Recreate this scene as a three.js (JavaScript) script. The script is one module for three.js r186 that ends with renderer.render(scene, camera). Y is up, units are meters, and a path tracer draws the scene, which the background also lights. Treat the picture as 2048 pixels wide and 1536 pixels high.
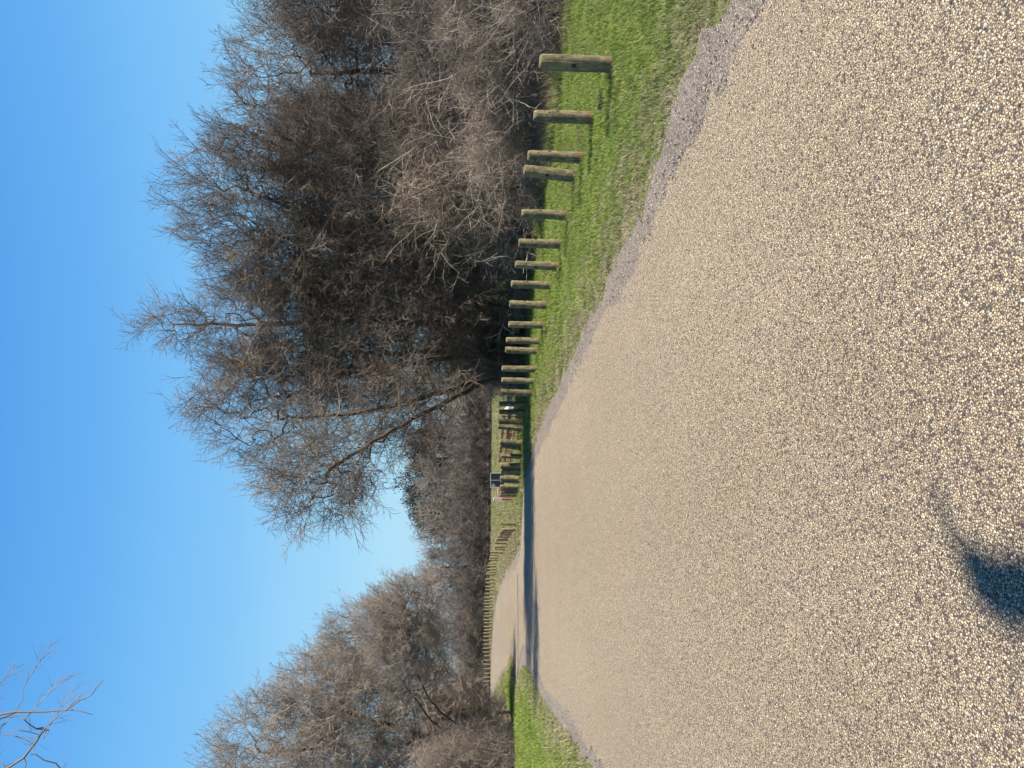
import * as THREE from 'three';
import { mergeGeometries } from 'three/addons/utils/BufferGeometryUtils.js';
import { TessellateModifier } from 'three/addons/modifiers/TessellateModifier.js';

// ---------------------------------------------------------------- camera, sky, sun, exposure
const scene = new THREE.Scene();
const EYE = 1.6;
const camera = new THREE.PerspectiveCamera(55.8, 1024 / 768, 0.05, 900);
camera.position.set(0, EYE, 0);
camera.up.set(1, 0, 0);                       // the phone was held upright and the picture lies on its side
camera.lookAt(0, EYE - 0.51, -10);
const renderer = new THREE.WebGLRenderer({ antialias: true });
renderer.toneMapping = THREE.LinearToneMapping;
renderer.toneMappingExposure = 2.2;
renderer.shadowMap.enabled = true;

const lin = (c) => (c <= 0.04045 ? c / 12.92 : Math.pow((c + 0.055) / 1.055, 2.4));
const L3 = (r, g, b) => [lin(r / 255) / 2.2, lin(g / 255) / 2.2, lin(b / 255) / 2.2];
{ // clear blue sky, pale at the horizon
  const W = 64, H = 512, data = new Float32Array(W * H * 4);
  const stops = [[-90, L3(120, 122, 112)], [-3, L3(150, 165, 165)], [0, L3(190, 226, 244)], [6, L3(178, 225, 250)], [12, L3(156, 213, 250)], [20, L3(126, 194, 248)], [28, L3(101, 174, 241)], [36, L3(80, 152, 230)], [55, L3(64, 126, 204)], [90, L3(56, 108, 182)]];
  for (let j = 0; j < H; j++) {
    const el = ((j + 0.5) / H) * 180 - 90;
    let k = 0; while (k < stops.length - 2 && el > stops[k + 1][0]) k++;
    const t = THREE.MathUtils.clamp((el - stops[k][0]) / (stops[k + 1][0] - stops[k][0]), 0, 1), s = t * t * (3 - 2 * t) * 0.4 + t * 0.6;
    for (let i = 0; i < W; i++) {
      const o = (j * W + i) * 4;
      for (let c = 0; c < 3; c++) data[o + c] = stops[k][1][c] * (1 - s) + stops[k + 1][1][c] * s;
      data[o + 3] = 1;
    }
  }
  const sky = new THREE.DataTexture(data, W, H, THREE.RGBAFormat, THREE.FloatType);
  sky.mapping = THREE.EquirectangularReflectionMapping; sky.magFilter = sky.minFilter = THREE.LinearFilter; sky.needsUpdate = true;
  scene.background = sky; scene.environment = sky;
}
const sunEl = THREE.MathUtils.degToRad(48), sunAz = THREE.MathUtils.degToRad(110);   // azimuth from straight ahead towards the right
const SUN = new THREE.Vector3(Math.cos(sunEl) * Math.sin(sunAz), Math.sin(sunEl), -Math.cos(sunEl) * Math.cos(sunAz));
const sun = new THREE.DirectionalLight(new THREE.Color(1.0, 0.935, 0.835), 4.8);
sun.position.copy(SUN).multiplyScalar(120).add(new THREE.Vector3(0, 0, -35)); sun.target.position.set(0, 0, -35);
sun.castShadow = true; sun.shadow.mapSize.set(4096, 4096);
Object.assign(sun.shadow.camera, { left: -60, right: 60, top: 60, bottom: -60, near: 1, far: 260 });
scene.add(sun, sun.target);

// ---------------------------------------------------------------- helpers
function rng(seed) { let a = seed >>> 0; return () => { a = (a + 0x6D2B79F5) | 0; let t = Math.imul(a ^ (a >>> 15), 1 | a); t = (t + Math.imul(t ^ (t >>> 7), 61 | t)) ^ t; return ((t ^ (t >>> 14)) >>> 0) / 4294967296; }; }
const V = (x, y, z) => new THREE.Vector3(x, y, z);
function hash2(i, j, s = 0) { let h = Math.imul(i, 374761393) + Math.imul(j, 668265263) + Math.imul(s, 974711); h = Math.imul(h ^ (h >>> 13), 1274126177); return ((h ^ (h >>> 16)) >>> 0) / 4294967296; }
function vnoise(x, y, s = 0) {
  const i = Math.floor(x), j = Math.floor(y), fx = x - i, fy = y - j, u = fx * fx * (3 - 2 * fx), v = fy * fy * (3 - 2 * fy);
  return (hash2(i, j, s) * (1 - u) + hash2(i + 1, j, s) * u) * (1 - v) + (hash2(i, j + 1, s) * (1 - u) + hash2(i + 1, j + 1, s) * u) * v;
}
const fbm = (x, y, s = 0) => vnoise(x, y, s) * 0.5 + vnoise(x * 2.1, y * 2.1, s + 1) * 0.28 + vnoise(x * 4.3, y * 4.3, s + 2) * 0.22;
const names = {};
function numbered(n) { const k = names[n] = (names[n] ?? -1) + 1; return k ? n + '_' + String(k).padStart(3, '0') : n; }
function shadows(o) { o.traverse((m) => { if (m.isMesh) { m.castShadow = true; m.receiveShadow = true; } }); return o; }
function tag(o, label, category, group, kind) { o.userData.label = label; o.userData.category = category; if (group) o.userData.group = group; if (kind) o.userData.kind = kind; return o; }
function thing(name, label, category, [x, y, z] = [0, 0, 0], group) { const g = new THREE.Group(); g.name = numbered(name); g.position.set(x, y, z); scene.add(g); return tag(g, label, category, group); }
function part(name, geo, mat, parent) { const m = new THREE.Mesh(geo, mat); m.name = name; m.castShadow = m.receiveShadow = true; parent.add(m); return m; }
function tex(w, h, fn, srgb = true) {
  const d = new Uint8Array(w * h * 4);
  for (let j = 0; j < h; j++) for (let i = 0; i < w; i++) { const c = fn(i, j), o = (j * w + i) * 4; d[o] = c[0]; d[o + 1] = c[1]; d[o + 2] = c[2]; d[o + 3] = 255; }
  const t = new THREE.DataTexture(d, w, h); t.wrapS = t.wrapT = THREE.RepeatWrapping; t.magFilter = THREE.LinearFilter; t.minFilter = THREE.LinearMipmapLinearFilter; t.generateMipmaps = true;
  if (srgb) t.colorSpace = THREE.SRGBColorSpace; t.needsUpdate = true; return t;
}
function vnoiseP(x, y, p, s) { // periodic value noise
  const i = Math.floor(x), j = Math.floor(y), fx = x - i, fy = y - j, u = fx * fx * (3 - 2 * fx), v = fy * fy * (3 - 2 * fy), m = (a) => ((a % p) + p) % p;
  return (hash2(m(i), m(j), s) * (1 - u) + hash2(m(i + 1), m(j), s) * u) * (1 - v) + (hash2(m(i), m(j + 1), s) * (1 - u) + hash2(m(i + 1), m(j + 1), s) * u) * v;
}
// A tube builder that collects many tapered tubes into one geometry
class Tubes {
  constructor() { this.p = []; this.n = []; this.uv = []; this.i = []; }
  add(pts, rad, sides = 3) {
    const P = this.p, base = P.length / 3, t = V(0, 0, 0), a = V(0, 0, 0), b = V(0, 0, 0); let len = 0;
    for (let k = 0; k < pts.length; k++) {
      const A = pts[Math.max(0, k - 1)], B = pts[Math.min(pts.length - 1, k + 1)];
      t.subVectors(B, A).normalize();
      if (k === 0) { a.set(0, 1, 0); if (Math.abs(t.y) > 0.9) a.set(1, 0, 0); }
      a.addScaledVector(t, -a.dot(t)).normalize(); b.crossVectors(t, a);
      if (k) len += pts[k].distanceTo(pts[k - 1]);
      for (let s = 0; s < sides; s++) {
        const an = (s / sides) * Math.PI * 2, c = Math.cos(an), d = Math.sin(an), nx = a.x * c + b.x * d, ny = a.y * c + b.y * d, nz = a.z * c + b.z * d, r = rad[k];
        P.push(pts[k].x + nx * r, pts[k].y + ny * r, pts[k].z + nz * r); this.n.push(nx, ny, nz); this.uv.push(s / sides * Math.max(0.1, rad[0] * 6), len);
      }
      if (k) for (let s = 0; s < sides; s++) {
        const q = base + (k - 1) * sides, s2 = (s + 1) % sides;
        this.i.push(q + s, q + s2, q + sides + s, q + s2, q + sides + s2, q + sides + s);
      }
    }
    return this;
  }
  get count() { return this.i.length / 3; }
  geo() {
    const g = new THREE.BufferGeometry();
    g.setAttribute('position', new THREE.Float32BufferAttribute(this.p, 3)); g.setAttribute('normal', new THREE.Float32BufferAttribute(this.n, 3)); g.setAttribute('uv', new THREE.Float32BufferAttribute(this.uv, 2)); g.setIndex(this.i);
    return g;
  }
}

// ---------------------------------------------------------------- plan of the place (x to the right, d metres ahead of the camera)
const rightEdge = [[3.3, -14], [3.0, -4], [2.75, 0], [2.4, 3], [2.12, 4.0], [1.89, 4.83], [1.72, 5.33], [1.53, 6.03], [1.28, 6.93], [0.94, 8.14], [0.48, 10.27], [-0.2, 12.6], [-0.84, 14.9], [-1.6, 17.7], [-2.1, 19.2], [-2.75, 21.3], [-3.8, 23.5], [-4.7, 24.3], [-5.8, 25.2], [-6.6, 27.0], [-7.3, 28.3], [-8.1, 31.5], [-9.6, 36.3], [-12.3, 43.8], [-17.6, 56.6], [-23, 66], [-28.6, 72.5], [-40, 79], [-60, 84]];
const grassEdgeR = [[3.75, -14], [3.4, -4], [3.15, 0], [2.75, 3], [2.5, 4.4], [2.26, 5.45], [1.99, 6.15], [1.73, 6.8], [1.46, 7.86], [1.08, 9.17], [0.6, 11.2], [-0.2, 14.5], [-0.85, 17.0], [-1.7, 19.5], [-2.5, 21.6], [-3.7, 23.9], [-4.65, 24.7], [-5.7, 25.6], [-6.4, 27.6], [-7.0, 29.2], [-7.95, 32], [-9.4, 36.6], [-12.1, 44.1], [-17.4, 56.9], [-22.8, 66.4], [-28.4, 73], [-40, 79.5], [-60, 84.6]];
const leftEdge = [[-60, 76], [-40, 71.5], [-30, 66.5], [-25.4, 58.6], [-23, 54.5], [-19.4, 47.8], [-16.2, 41.2], [-14, 36], [-12.6, 33.3], [-11.7, 32.1], [-10.9, 31.2], [-10.7, 29.7], [-11.2, 27.9], [-10.3, 26.4], [-9.4, 25.4], [-8.5, 23.6], [-7.7, 20.6], [-7.2, 17.9], [-6.9, 16.4], [-6.15, 14.06], [-5.5, 11.96], [-5.2, 10.5], [-4.75, 9.1], [-4.35, 6], [-4.1, 0], [-4.0, -14]];
const grassEdgeL = [[-60, 75.6], [-40, 71], [-30, 65.8], [-25, 57.8], [-22.7, 54.2], [-19.4, 47.2], [-16.4, 41], [-14.4, 36.2], [-13.2, 34.2], [-12.3, 32.6], [-11.6, 30.9], [-11.5, 29.4], [-11.6, 28.2], [-10.6, 26.2], [-9.6, 24.6], [-8.8, 22.4], [-8.15, 20.3], [-7.8, 18.5], [-7.45, 17.2], [-6.95, 15.4], [-6.3, 13.3], [-5.7, 11.6], [-5.5, 10.7], [-5.2, 9.8], [-4.8, 6], [-4.55, 0], [-4.45, -14]];
const inPoly = (x, y, poly) => { let c = false; for (let i = 0, j = poly.length - 1; i < poly.length; j = i++) { const [xi, yi] = poly[i], [xj, yj] = poly[j]; if ((yi > y) !== (yj > y) && x < ((xj - xi) * (y - yi)) / (yj - yi) + xi) c = !c; } return c; };
const distLine = (x, y, line) => { let m = 1e9; for (let i = 0; i + 1 < line.length; i++) { const [ax, ay] = line[i], [bx, by] = line[i + 1], dx = bx - ax, dy = by - ay, t = Math.max(0, Math.min(1, ((x - ax) * dx + (y - ay) * dy) / (dx * dx + dy * dy))); m = Math.min(m, Math.hypot(x - ax - dx * t, y - ay - dy * t)); } return m; };
function smoothLine(l, n = 4) { const c = new THREE.CatmullRomCurve3(l.map(([x, d]) => V(x, 0, d)), false, 'centripetal'); return c.getPoints((l.length - 1) * n).map((p) => [p.x, p.z]); }
function rough(line, amp, freq, s) { return line.map(([x, d], i) => { const f = Math.min(1, 12 / Math.max(4, d)); return [x + (fbm(x * freq, d * freq, s) - 0.5) * amp * (0.4 + 0.6 * f), d + (fbm(x * freq + 9, d * freq, s + 5) - 0.5) * amp * 0.6]; }); }

// ---------------------------------------------------------------- surface textures
function chips(size, metres, stone, palette, gapColor, gapWidth, seed, bare) {
  const n = Math.round(metres / stone), cell = size / n, px = new Float32Array(n * n), py = new Float32Array(n * n), pal = new Uint8Array(n * n), br = new Float32Array(n * n), hi = new Float32Array(n * n), wt = new Float32Array(n * n), r = rng(seed);
  for (let k = 0; k < n * n; k++) { px[k] = (k % n) + r(); py[k] = Math.floor(k / n) + r(); let a = r(), q = 0; while (q < palette.length - 1 && a > palette[q][3]) { a -= palette[q][3]; q++; } pal[k] = q; br[k] = 0.84 + r() * 0.28; hi[k] = 0.45 + r() * 0.55; wt[k] = (r() + r() - 1) * 0.34; }
  const col = new Uint8Array(size * size * 4), bmp = new Uint8Array(size * size * 4);
  for (let j = 0; j < size; j++) for (let i = 0; i < size; i++) {
    const x = i / cell, y = j / cell, ci = Math.floor(x), cj = Math.floor(y); let d1 = 9, d2 = 9, k1 = 0;
    for (let b = -1; b <= 1; b++) for (let a = -1; a <= 1; a++) {
      let ii = ci + a, jj = cj + b, ox = 0, oy = 0; if (ii < 0) { ii += n; ox = -n; } else if (ii >= n) { ii -= n; ox = n; } if (jj < 0) { jj += n; oy = -n; } else if (jj >= n) { jj -= n; oy = n; }
      const k = jj * n + ii, dx = px[k] + ox - x, dy = py[k] + oy - y, d = Math.max(1e-4, Math.sqrt(dx * dx + dy * dy) * (1 + 0.18 * Math.sin(Math.atan2(dy, dx) * 3 + k)) + wt[k]); if (d < d1) { d2 = d1; d1 = d; k1 = k; } else if (d < d2) d2 = d;
    }
    const e = d2 - d1, gap = Math.max(0, Math.min(1, e / gapWidth)), o = (j * size + i) * 4, c = palette[pal[k1]], lost = hi[k1] < bare ? 0.75 : 0, g = gap * gap * (3 - 2 * gap) * (1 - lost), grain = 0.92 + hash2(i, j, seed) * 0.16;
    for (let q = 0; q < 3; q++) col[o + q] = Math.min(255, (c[q] * br[k1] * g + gapColor[q] * (1 - g)) * grain);
    const h = (0.15 + 0.85 * Math.min(1, e / 0.75)) * hi[k1] * (1 - lost * 0.8) * gap * 255; bmp[o] = bmp[o + 1] = bmp[o + 2] = h; col[o + 3] = bmp[o + 3] = 255;
  }
  const mk = (d, s) => { const t = new THREE.DataTexture(d, size, size); t.wrapS = t.wrapT = THREE.RepeatWrapping; t.magFilter = THREE.LinearFilter; t.minFilter = THREE.LinearMipmapLinearFilter; t.generateMipmaps = true; if (s) t.colorSpace = THREE.SRGBColorSpace; t.repeat.set(1 / metres, 1 / metres); t.needsUpdate = true; return t; };
  return { map: mk(col, true), bump: mk(bmp, false) };
}
const chipTex = chips(2048, 3.5, 0.0088, [[184, 166, 132, 0.42], [167, 148, 116, 0.3], [198, 183, 154, 0.1], [141, 125, 103, 0.1], [159, 134, 110, 0.05], [106, 94, 83, 0.03]], [50, 44, 41], 0.4, 11, 0.5);
const shoulderTex = chips(1024, 1.9, 0.0095, [[154, 140, 124, 0.34], [132, 119, 108, 0.26], [176, 161, 140, 0.24], [106, 95, 88, 0.1], [192, 180, 160, 0.06]], [68, 60, 55], 0.32, 23, 0.55);
const soilTex = tex(512, 512, (i, j) => {
  const a = vnoiseP(i / 8, j / 8, 64, 3), b = vnoiseP(i / 2, j / 2, 256, 4), c = vnoiseP(i / 40.96, j / 40.96, 12.5 | 0, 5), k = 0.6 + 0.55 * a * 0.6 + 0.4 * b;
  return c * 0.5 + a * 0.5 > 0.5 ? [84 * k, 92 * k, 42 * k] : [104 * k, 96 * k, 60 * k];
}); soilTex.repeat.set(1 / 1.9, 1 / 1.9);
const litterTex = (() => {
  const S = 1024, d = new Float32Array(S * S * 3); for (let k = 0; k < S * S; k++) { const q = 0.7 + 0.5 * hash2(k % S, (k / S) | 0, 8); d[k * 3] = 74 * q; d[k * 3 + 1] = 62 * q; d[k * 3 + 2] = 50 * q; }
  const r = rng(77), cols = [[150, 126, 98], [118, 98, 78], [176, 152, 122], [92, 74, 60], [132, 118, 100]];
  for (let s = 0; s < 9000; s++) { let x = r() * S, y = r() * S, an = r() * 6.28; const c = cols[(r() * 5) | 0], L = 10 + r() * 40, w = r() < 0.2 ? 2 : 1, q = 0.8 + 0.4 * r(); for (let t = 0; t < L; t++) { x += Math.cos(an); y += Math.sin(an); an += (r() - 0.5) * 0.25; for (let e = 0; e < w; e++) { const ii = ((Math.floor(x) % S) + S) % S, jj = ((Math.floor(y + e) % S) + S) % S, o = (jj * S + ii) * 3; d[o] = c[0] * q; d[o + 1] = c[1] * q; d[o + 2] = c[2] * q; } } }
  return tex(S, S, (i, j) => { const o = (j * S + i) * 3; return [Math.min(255, d[o]), Math.min(255, d[o + 1]), Math.min(255, d[o + 2])]; });
})(); litterTex.repeat.set(1 / 2.2, 1 / 2.2);
const woodTexs = [0, 1, 2].map((s) => {
  const W = 256, H = 512, cr = [];
  const r = rng(300 + s); for (let k = 0; k < 12; k++) cr.push([r() * W, r() * H, 40 + r() * 220, r() * 6.28, 0.6 + r() * 1.2]);
  const knots = []; for (let k = 0; k < 5; k++) knots.push([r() * W, r() * H, 4 + r() * 7]);
  const crackAt = (i, j) => { for (const [x, y, l, ph, w] of cr) { const dy = ((j - y) % H + H) % H; if (dy < l) { const cx = x + Math.sin(dy * 0.03 + ph) * 4, dx = Math.abs(((i - cx) % W + W * 1.5) % W - W / 2); if (dx < w * Math.sin(Math.PI * dy / l)) return 1; } } return 0; };
  const f = (i, j) => {
    const st = vnoiseP(i / 3, j / 64, W, 31 + s * 3) * 0.55 + vnoiseP(i / 1.5, j / 24, W, 32 + s) * 0.45, pa = vnoiseP(i / 32, j / 64, 8, 40 + s), gr = vnoiseP(i / 16, j / 32, 16, 45 + s);
    return [st, pa, gr];
  };
  const col = tex(W, H, (i, j) => {
    const [st, pa, gr] = f(i, j); let k = 0.62 + 0.62 * st; let c = pa > 0.56 ? [138, 123, 90] : pa > 0.36 ? [124, 112, 82] : [106, 92, 66];
    if (gr > 0.66) c = [110, 106, 76]; if (j / H < 0.1 + 0.22 * gr * st) c = [118, 98, 70];
    for (const [x, y, q] of knots) { const dd = Math.hypot(i - x, (j - y) * 0.6); if (dd < q) k *= 0.45; }
    if (crackAt(i, j)) k *= 0.22;
    return [Math.min(255, c[0] * k), Math.min(255, c[1] * k), Math.min(255, c[2] * k)];
  });
  const bmp = tex(W, H, (i, j) => { const [st] = f(i, j), h = (crackAt(i, j) ? 0 : 0.45 + 0.55 * st) * 255; return [h, h, h]; }, false);
  return { col, bmp };
});
const barkTex = tex(128, 256, (i, j) => { const k = 0.55 + 0.7 * (vnoiseP(i / 4, j / 20, 32, 61) * 0.6 + vnoiseP(i / 2, j / 6, 64, 62) * 0.4); return [128 * k, 108 * k, 90 * k]; });
const barkBump = tex(128, 256, (i, j) => { const h = 255 * (vnoiseP(i / 4, j / 20, 32, 61) * 0.6 + vnoiseP(i / 2, j / 6, 64, 62) * 0.4); return [h, h, h]; }, false);
for (const t of [barkTex, barkBump]) t.repeat.set(3, 1.2);
const endTex = tex(128, 128, (i, j) => { const d = Math.hypot(i - 60, j - 66), a = Math.atan2(j - 66, i - 60), ring = 0.75 + 0.25 * Math.sin(d * 1.1 + vnoise(a * 3, d * 0.1, 70) * 2), c = Math.abs(Math.sin(a * 3.5 + 1)) < 0.04 * (d / 20) ? 0.4 : 1; const k = ring * c * (0.8 + 0.3 * hash2(i, j, 71)); return [150 * k, 126 * k, 94 * k]; });

const std = (o) => new THREE.MeshStandardMaterial({ roughness: 0.95, metalness: 0, ...o });
const RGB = (r, g, b) => new THREE.Color().setRGB(r, g, b);
const M = {
  road: std({ map: chipTex.map, bumpMap: chipTex.bump, bumpScale: 0.0032, vertexColors: true, roughness: 0.95 }),
  shoulder: std({ map: shoulderTex.map, bumpMap: shoulderTex.bump, bumpScale: 0.004, vertexColors: true }),
  soil: std({ map: soilTex, vertexColors: true, roughness: 1 }), litter: std({ map: litterTex, roughness: 1, bumpMap: litterTex, bumpScale: 0.012 }),
  wood: woodTexs.map((t) => std({ map: t.col, bumpMap: t.bmp, bumpScale: 0.006 })), end: std({ map: endTex }),
  bark: std({ map: barkTex, bumpMap: barkBump, bumpScale: 0.012, color: RGB(0.55, 0.53, 0.5) }), branch: std({ color: RGB(0.17, 0.135, 0.105) }), paleBranch: std({ color: RGB(0.36, 0.3, 0.235) }),
  twig: std({ color: 0xffffff, roughness: 0.85 }), bolt: std({ color: RGB(0.02, 0.017, 0.015), roughness: 0.7 }),
  stone: std({ color: 0xffffff }), rust: std({ color: RGB(0.25, 0.075, 0.045), roughness: 0.8 }), tar: std({ color: RGB(0.05, 0.047, 0.05), roughness: 0.8 }),
};
const blade = new THREE.MeshPhysicalMaterial({ color: 0xffffff, roughness: 0.8, transmission: 0.3, thickness: 0, side: THREE.DoubleSide });

// ---------------------------------------------------------------- ground, road, shoulders
function sheet(name, outline, y, mat, edge, colorFn, undulate = 0) {
  const g0 = new THREE.ShapeGeometry(new THREE.Shape(outline.map(([x, d]) => new THREE.Vector2(x, d))));
  let g = edge ? new TessellateModifier(edge, 9).modify(g0) : g0;
  const p = g.attributes.position, n = p.count, pos = new Float32Array(n * 3), uv = new Float32Array(n * 2), nor = new Float32Array(n * 3), col = new Float32Array(n * 3);
  for (let k = 0; k < n; k++) {
    const x = p.getX(k), d = p.getY(k); pos.set([x, y + undulate * (fbm(x * 0.7, d * 0.7, 90) - 0.5), -d], k * 3); uv.set([x, d], k * 2); nor.set([0, 1, 0], k * 3);
    col.set(colorFn ? colorFn(x, d) : [1, 1, 1], k * 3);
  }
  const h = new THREE.BufferGeometry(); h.setAttribute('position', new THREE.BufferAttribute(pos, 3)); h.setAttribute('normal', new THREE.BufferAttribute(nor, 3)); h.setAttribute('uv', new THREE.BufferAttribute(uv, 2)); h.setAttribute('color', new THREE.BufferAttribute(col, 3));
  if (g.index) h.setIndex(g.index);
  const m = new THREE.Mesh(h, mat); m.name = name; m.receiveShadow = true; m.castShadow = true; m.userData.kind = 'structure'; scene.add(m); return m;
}
{
  const g = new THREE.PlaneGeometry(900, 900, 150, 150).rotateX(-Math.PI / 2), n = g.attributes.position.count, c = new Float32Array(n * 3), uv = g.attributes.uv, p = g.attributes.position;
  for (let k = 0; k < n; k++) { const x = p.getX(k), z = p.getZ(k), q = 0.8 + 0.4 * fbm(x * 0.3, z * 0.3, 14); c.set([q, q, q * 0.95], k * 3); uv.setXY(k, x, -z); }
  g.setAttribute('color', new THREE.BufferAttribute(c, 3));
  const m = new THREE.Mesh(g, M.soil); m.name = 'ground'; m.receiveShadow = true; m.castShadow = true; m.position.y = -0.02; m.userData.kind = 'structure'; scene.add(m);
}
const reL = smoothLine(rightEdge, 9), leL = smoothLine(leftEdge, 7), geR = smoothLine(grassEdgeR, 7), geL = smoothLine(grassEdgeL);
const roadTone = (x, d) => { // chips worn thin in patches and along the wheel tracks show more of the binder
  const a = fbm(x * 0.55, d * 0.35, 21), b = fbm(x * 1.9, d * 1.6, 22), c = fbm(x * 0.2, d * 0.16, 24), q = 0.82 + 0.2 * a + 0.12 * b + 0.08 * c;
  const lat = distLine(x, d, rightEdge), w = vnoise(lat * 1.15, d * 0.05, 26) - 0.5, v = q * (1 + 0.13 * w);
  return [v, v * (0.965 + 0.03 * c + 0.02 * w), v * (0.93 + 0.08 * b + 0.03 * w)];
};
sheet('road', [...rough(reL, 0.44, 3.7, 31), ...rough(leL, 0.32, 2.8, 33)], 0.016, M.road, 0.55, roadTone);
const grey = (x, d) => { const q = 0.68 + 0.42 * fbm(x * 2.6, d * 2.0, 41); return [q, q * 0.98, q * 0.97]; };
const wide = (line, w) => line.map(([x, d], i) => { const a = line[Math.max(0, i - 1)], b = line[Math.min(line.length - 1, i + 1)], dx = b[0] - a[0], dy = b[1] - a[1], l = Math.hypot(dx, dy) || 1; return [x - dy / l * w, d + dx / l * w]; });
sheet('road_shoulder_right', [...rough(geR, 0.55, 3.2, 51), ...wide(reL, 0.25).reverse()], 0.006, M.shoulder, 0.8, grey);
sheet('road_shoulder_left', [...rough(geL, 0.3, 1.7, 53), ...wide(leL, 0.25).reverse()], 0.006, M.shoulder, 0.8, grey);
// woodland floors
sheet('woodland_floor_right', rough(smoothLine([[12, 3], [8.6, 8], [6.6, 12.2], [5.2, 15], [4.3, 19], [3.7, 21.5], [1.6, 25.5], [-0.6, 27.5], [2, 33], [14, 40], [40, 40], [40, 3]], 3), 0.5, 0.9, 55), 0.0, M.litter, 0);
sheet('woodland_floor_left', rough(smoothLine([[-40, 24], [-24, 25], [-16, 26], [-13.8, 27.6], [-15.2, 31.2], [-16.8, 37], [-20, 40], [-40, 44]], 3), 0.5, 0.9, 57), 0.0, M.litter, 0);
sheet('woodland_floor_far', [[-80, 90], [-44, 80.5], [-30, 76.5], [-20, 72], [-12, 66], [0, 62], [40, 60], [40, 160], [-80, 160]], 0.0, M.litter, 0);
{ // tar seam where the side road joins
  const pts = smoothLine([[-7.1, 26.9], [-8.2, 26.55], [-9.3, 26.5], [-10.4, 26.6], [-11, 26.9]], 8), up = pts.map(([x, d], i) => [x, d + 0.26 + 0.12 * fbm(x * 3, d, 5)]);
  sheet('road_seam', [...pts, ...up.reverse()], 0.021, M.tar, 0);
}

// ---------------------------------------------------------------- twig sprays: real branching twigs used through the crowns
function spray(seed, o) {
  const r = rng(seed), T = new Tubes(), { len = 1, side = 12, sub = 2, rad = 0.0045, wob = 0.12, angle = 0.75, droop = 0, sideLen = 0.42 } = o;
  const grow = (p, dir, L, segs, r0, w) => { const pts = [p.clone()], d = dir.clone(); for (let k = 0; k < segs; k++) { d.x += (r() - 0.5) * w * 2; d.y += (r() - 0.5) * w * 2 - droop * 0.1; d.z += (r() - 0.5) * w * 2; d.normalize(); pts.push(pts[k].clone().addScaledVector(d, L / segs)); } T.add(pts, pts.map((_, k) => r0 * (1 - 0.62 * k / segs)), 3); return pts; };
  const main = grow(V(0, 0, 0), V(0, 1, 0), len, 6, rad * 1.6, wob), q = V(0, 0, 0);
  for (let k = 0; k < side; k++) {
    const t = 0.1 + 0.88 * (k + r() * 0.8) / side, f = t * 6, i = Math.min(5, Math.floor(f)), p = main[i].clone().lerp(main[i + 1], f - i), ax = main[i + 1].clone().sub(main[i]).normalize();
    const a = r() * 6.28 + k * 2.4; q.set(Math.cos(a), 0, Math.sin(a)).addScaledVector(ax, -q.dot(ax)).normalize();
    const an = angle * (0.6 + 0.8 * r()), dir = ax.clone().multiplyScalar(Math.cos(an)).addScaledVector(q, Math.sin(an)), L = len * sideLen * (1.15 - 0.65 * t) * (0.6 + 0.8 * r()), sp = grow(p, dir, L, 3, rad, wob * 1.3);
    for (let s = 0; s < sub; s++) { const j = 1 + ((r() * 2) | 0), b = sp[j], d2 = sp[j].clone().sub(sp[j - 1]).normalize(); d2.x += (r() - 0.5) * 1.5; d2.y += (r() - 0.5) * 1.5; d2.z += (r() - 0.5) * 1.5; d2.normalize(); grow(b, d2, L * (0.35 + 0.4 * r()), 2, rad * 0.75, wob * 1.3); }
  }
  return T.geo();
}
const SPRAY = {
  elm: [1, 2, 3].map((s) => spray(s * 17, { side: 12, sub: 2, rad: 0.0052, wob: 0.12 })),
  whip: [1, 2].map((s) => spray(s * 19 + 5, { side: 7, sub: 1, rad: 0.0056, wob: 0.06, angle: 0.5, sideLen: 0.5 })),
  tangle: [1, 2, 3].map((s) => spray(s * 23 + 2, { side: 11, sub: 2, rad: 0.0062, wob: 0.34, angle: 1.1, sideLen: 0.75, droop: 0.9 })),
  vine: [1, 2].map((s) => spray(s * 29 + 3, { side: 7, sub: 1, rad: 0.009, wob: 0.3, angle: 1.0, sideLen: 0.9, droop: 1.4 })),
  strand: [1, 2, 3].map((s) => spray(s * 37 + 4, { side: 4, sub: 1, rad: 0.0034, wob: 0.2, angle: 0.7, sideLen: 0.5, droop: 0.8 })),
  far: [1, 2].map((s) => spray(s * 31 + 1, { side: 11, sub: 1, rad: 0.0075, wob: 0.13, angle: 0.8 })),
};
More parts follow.
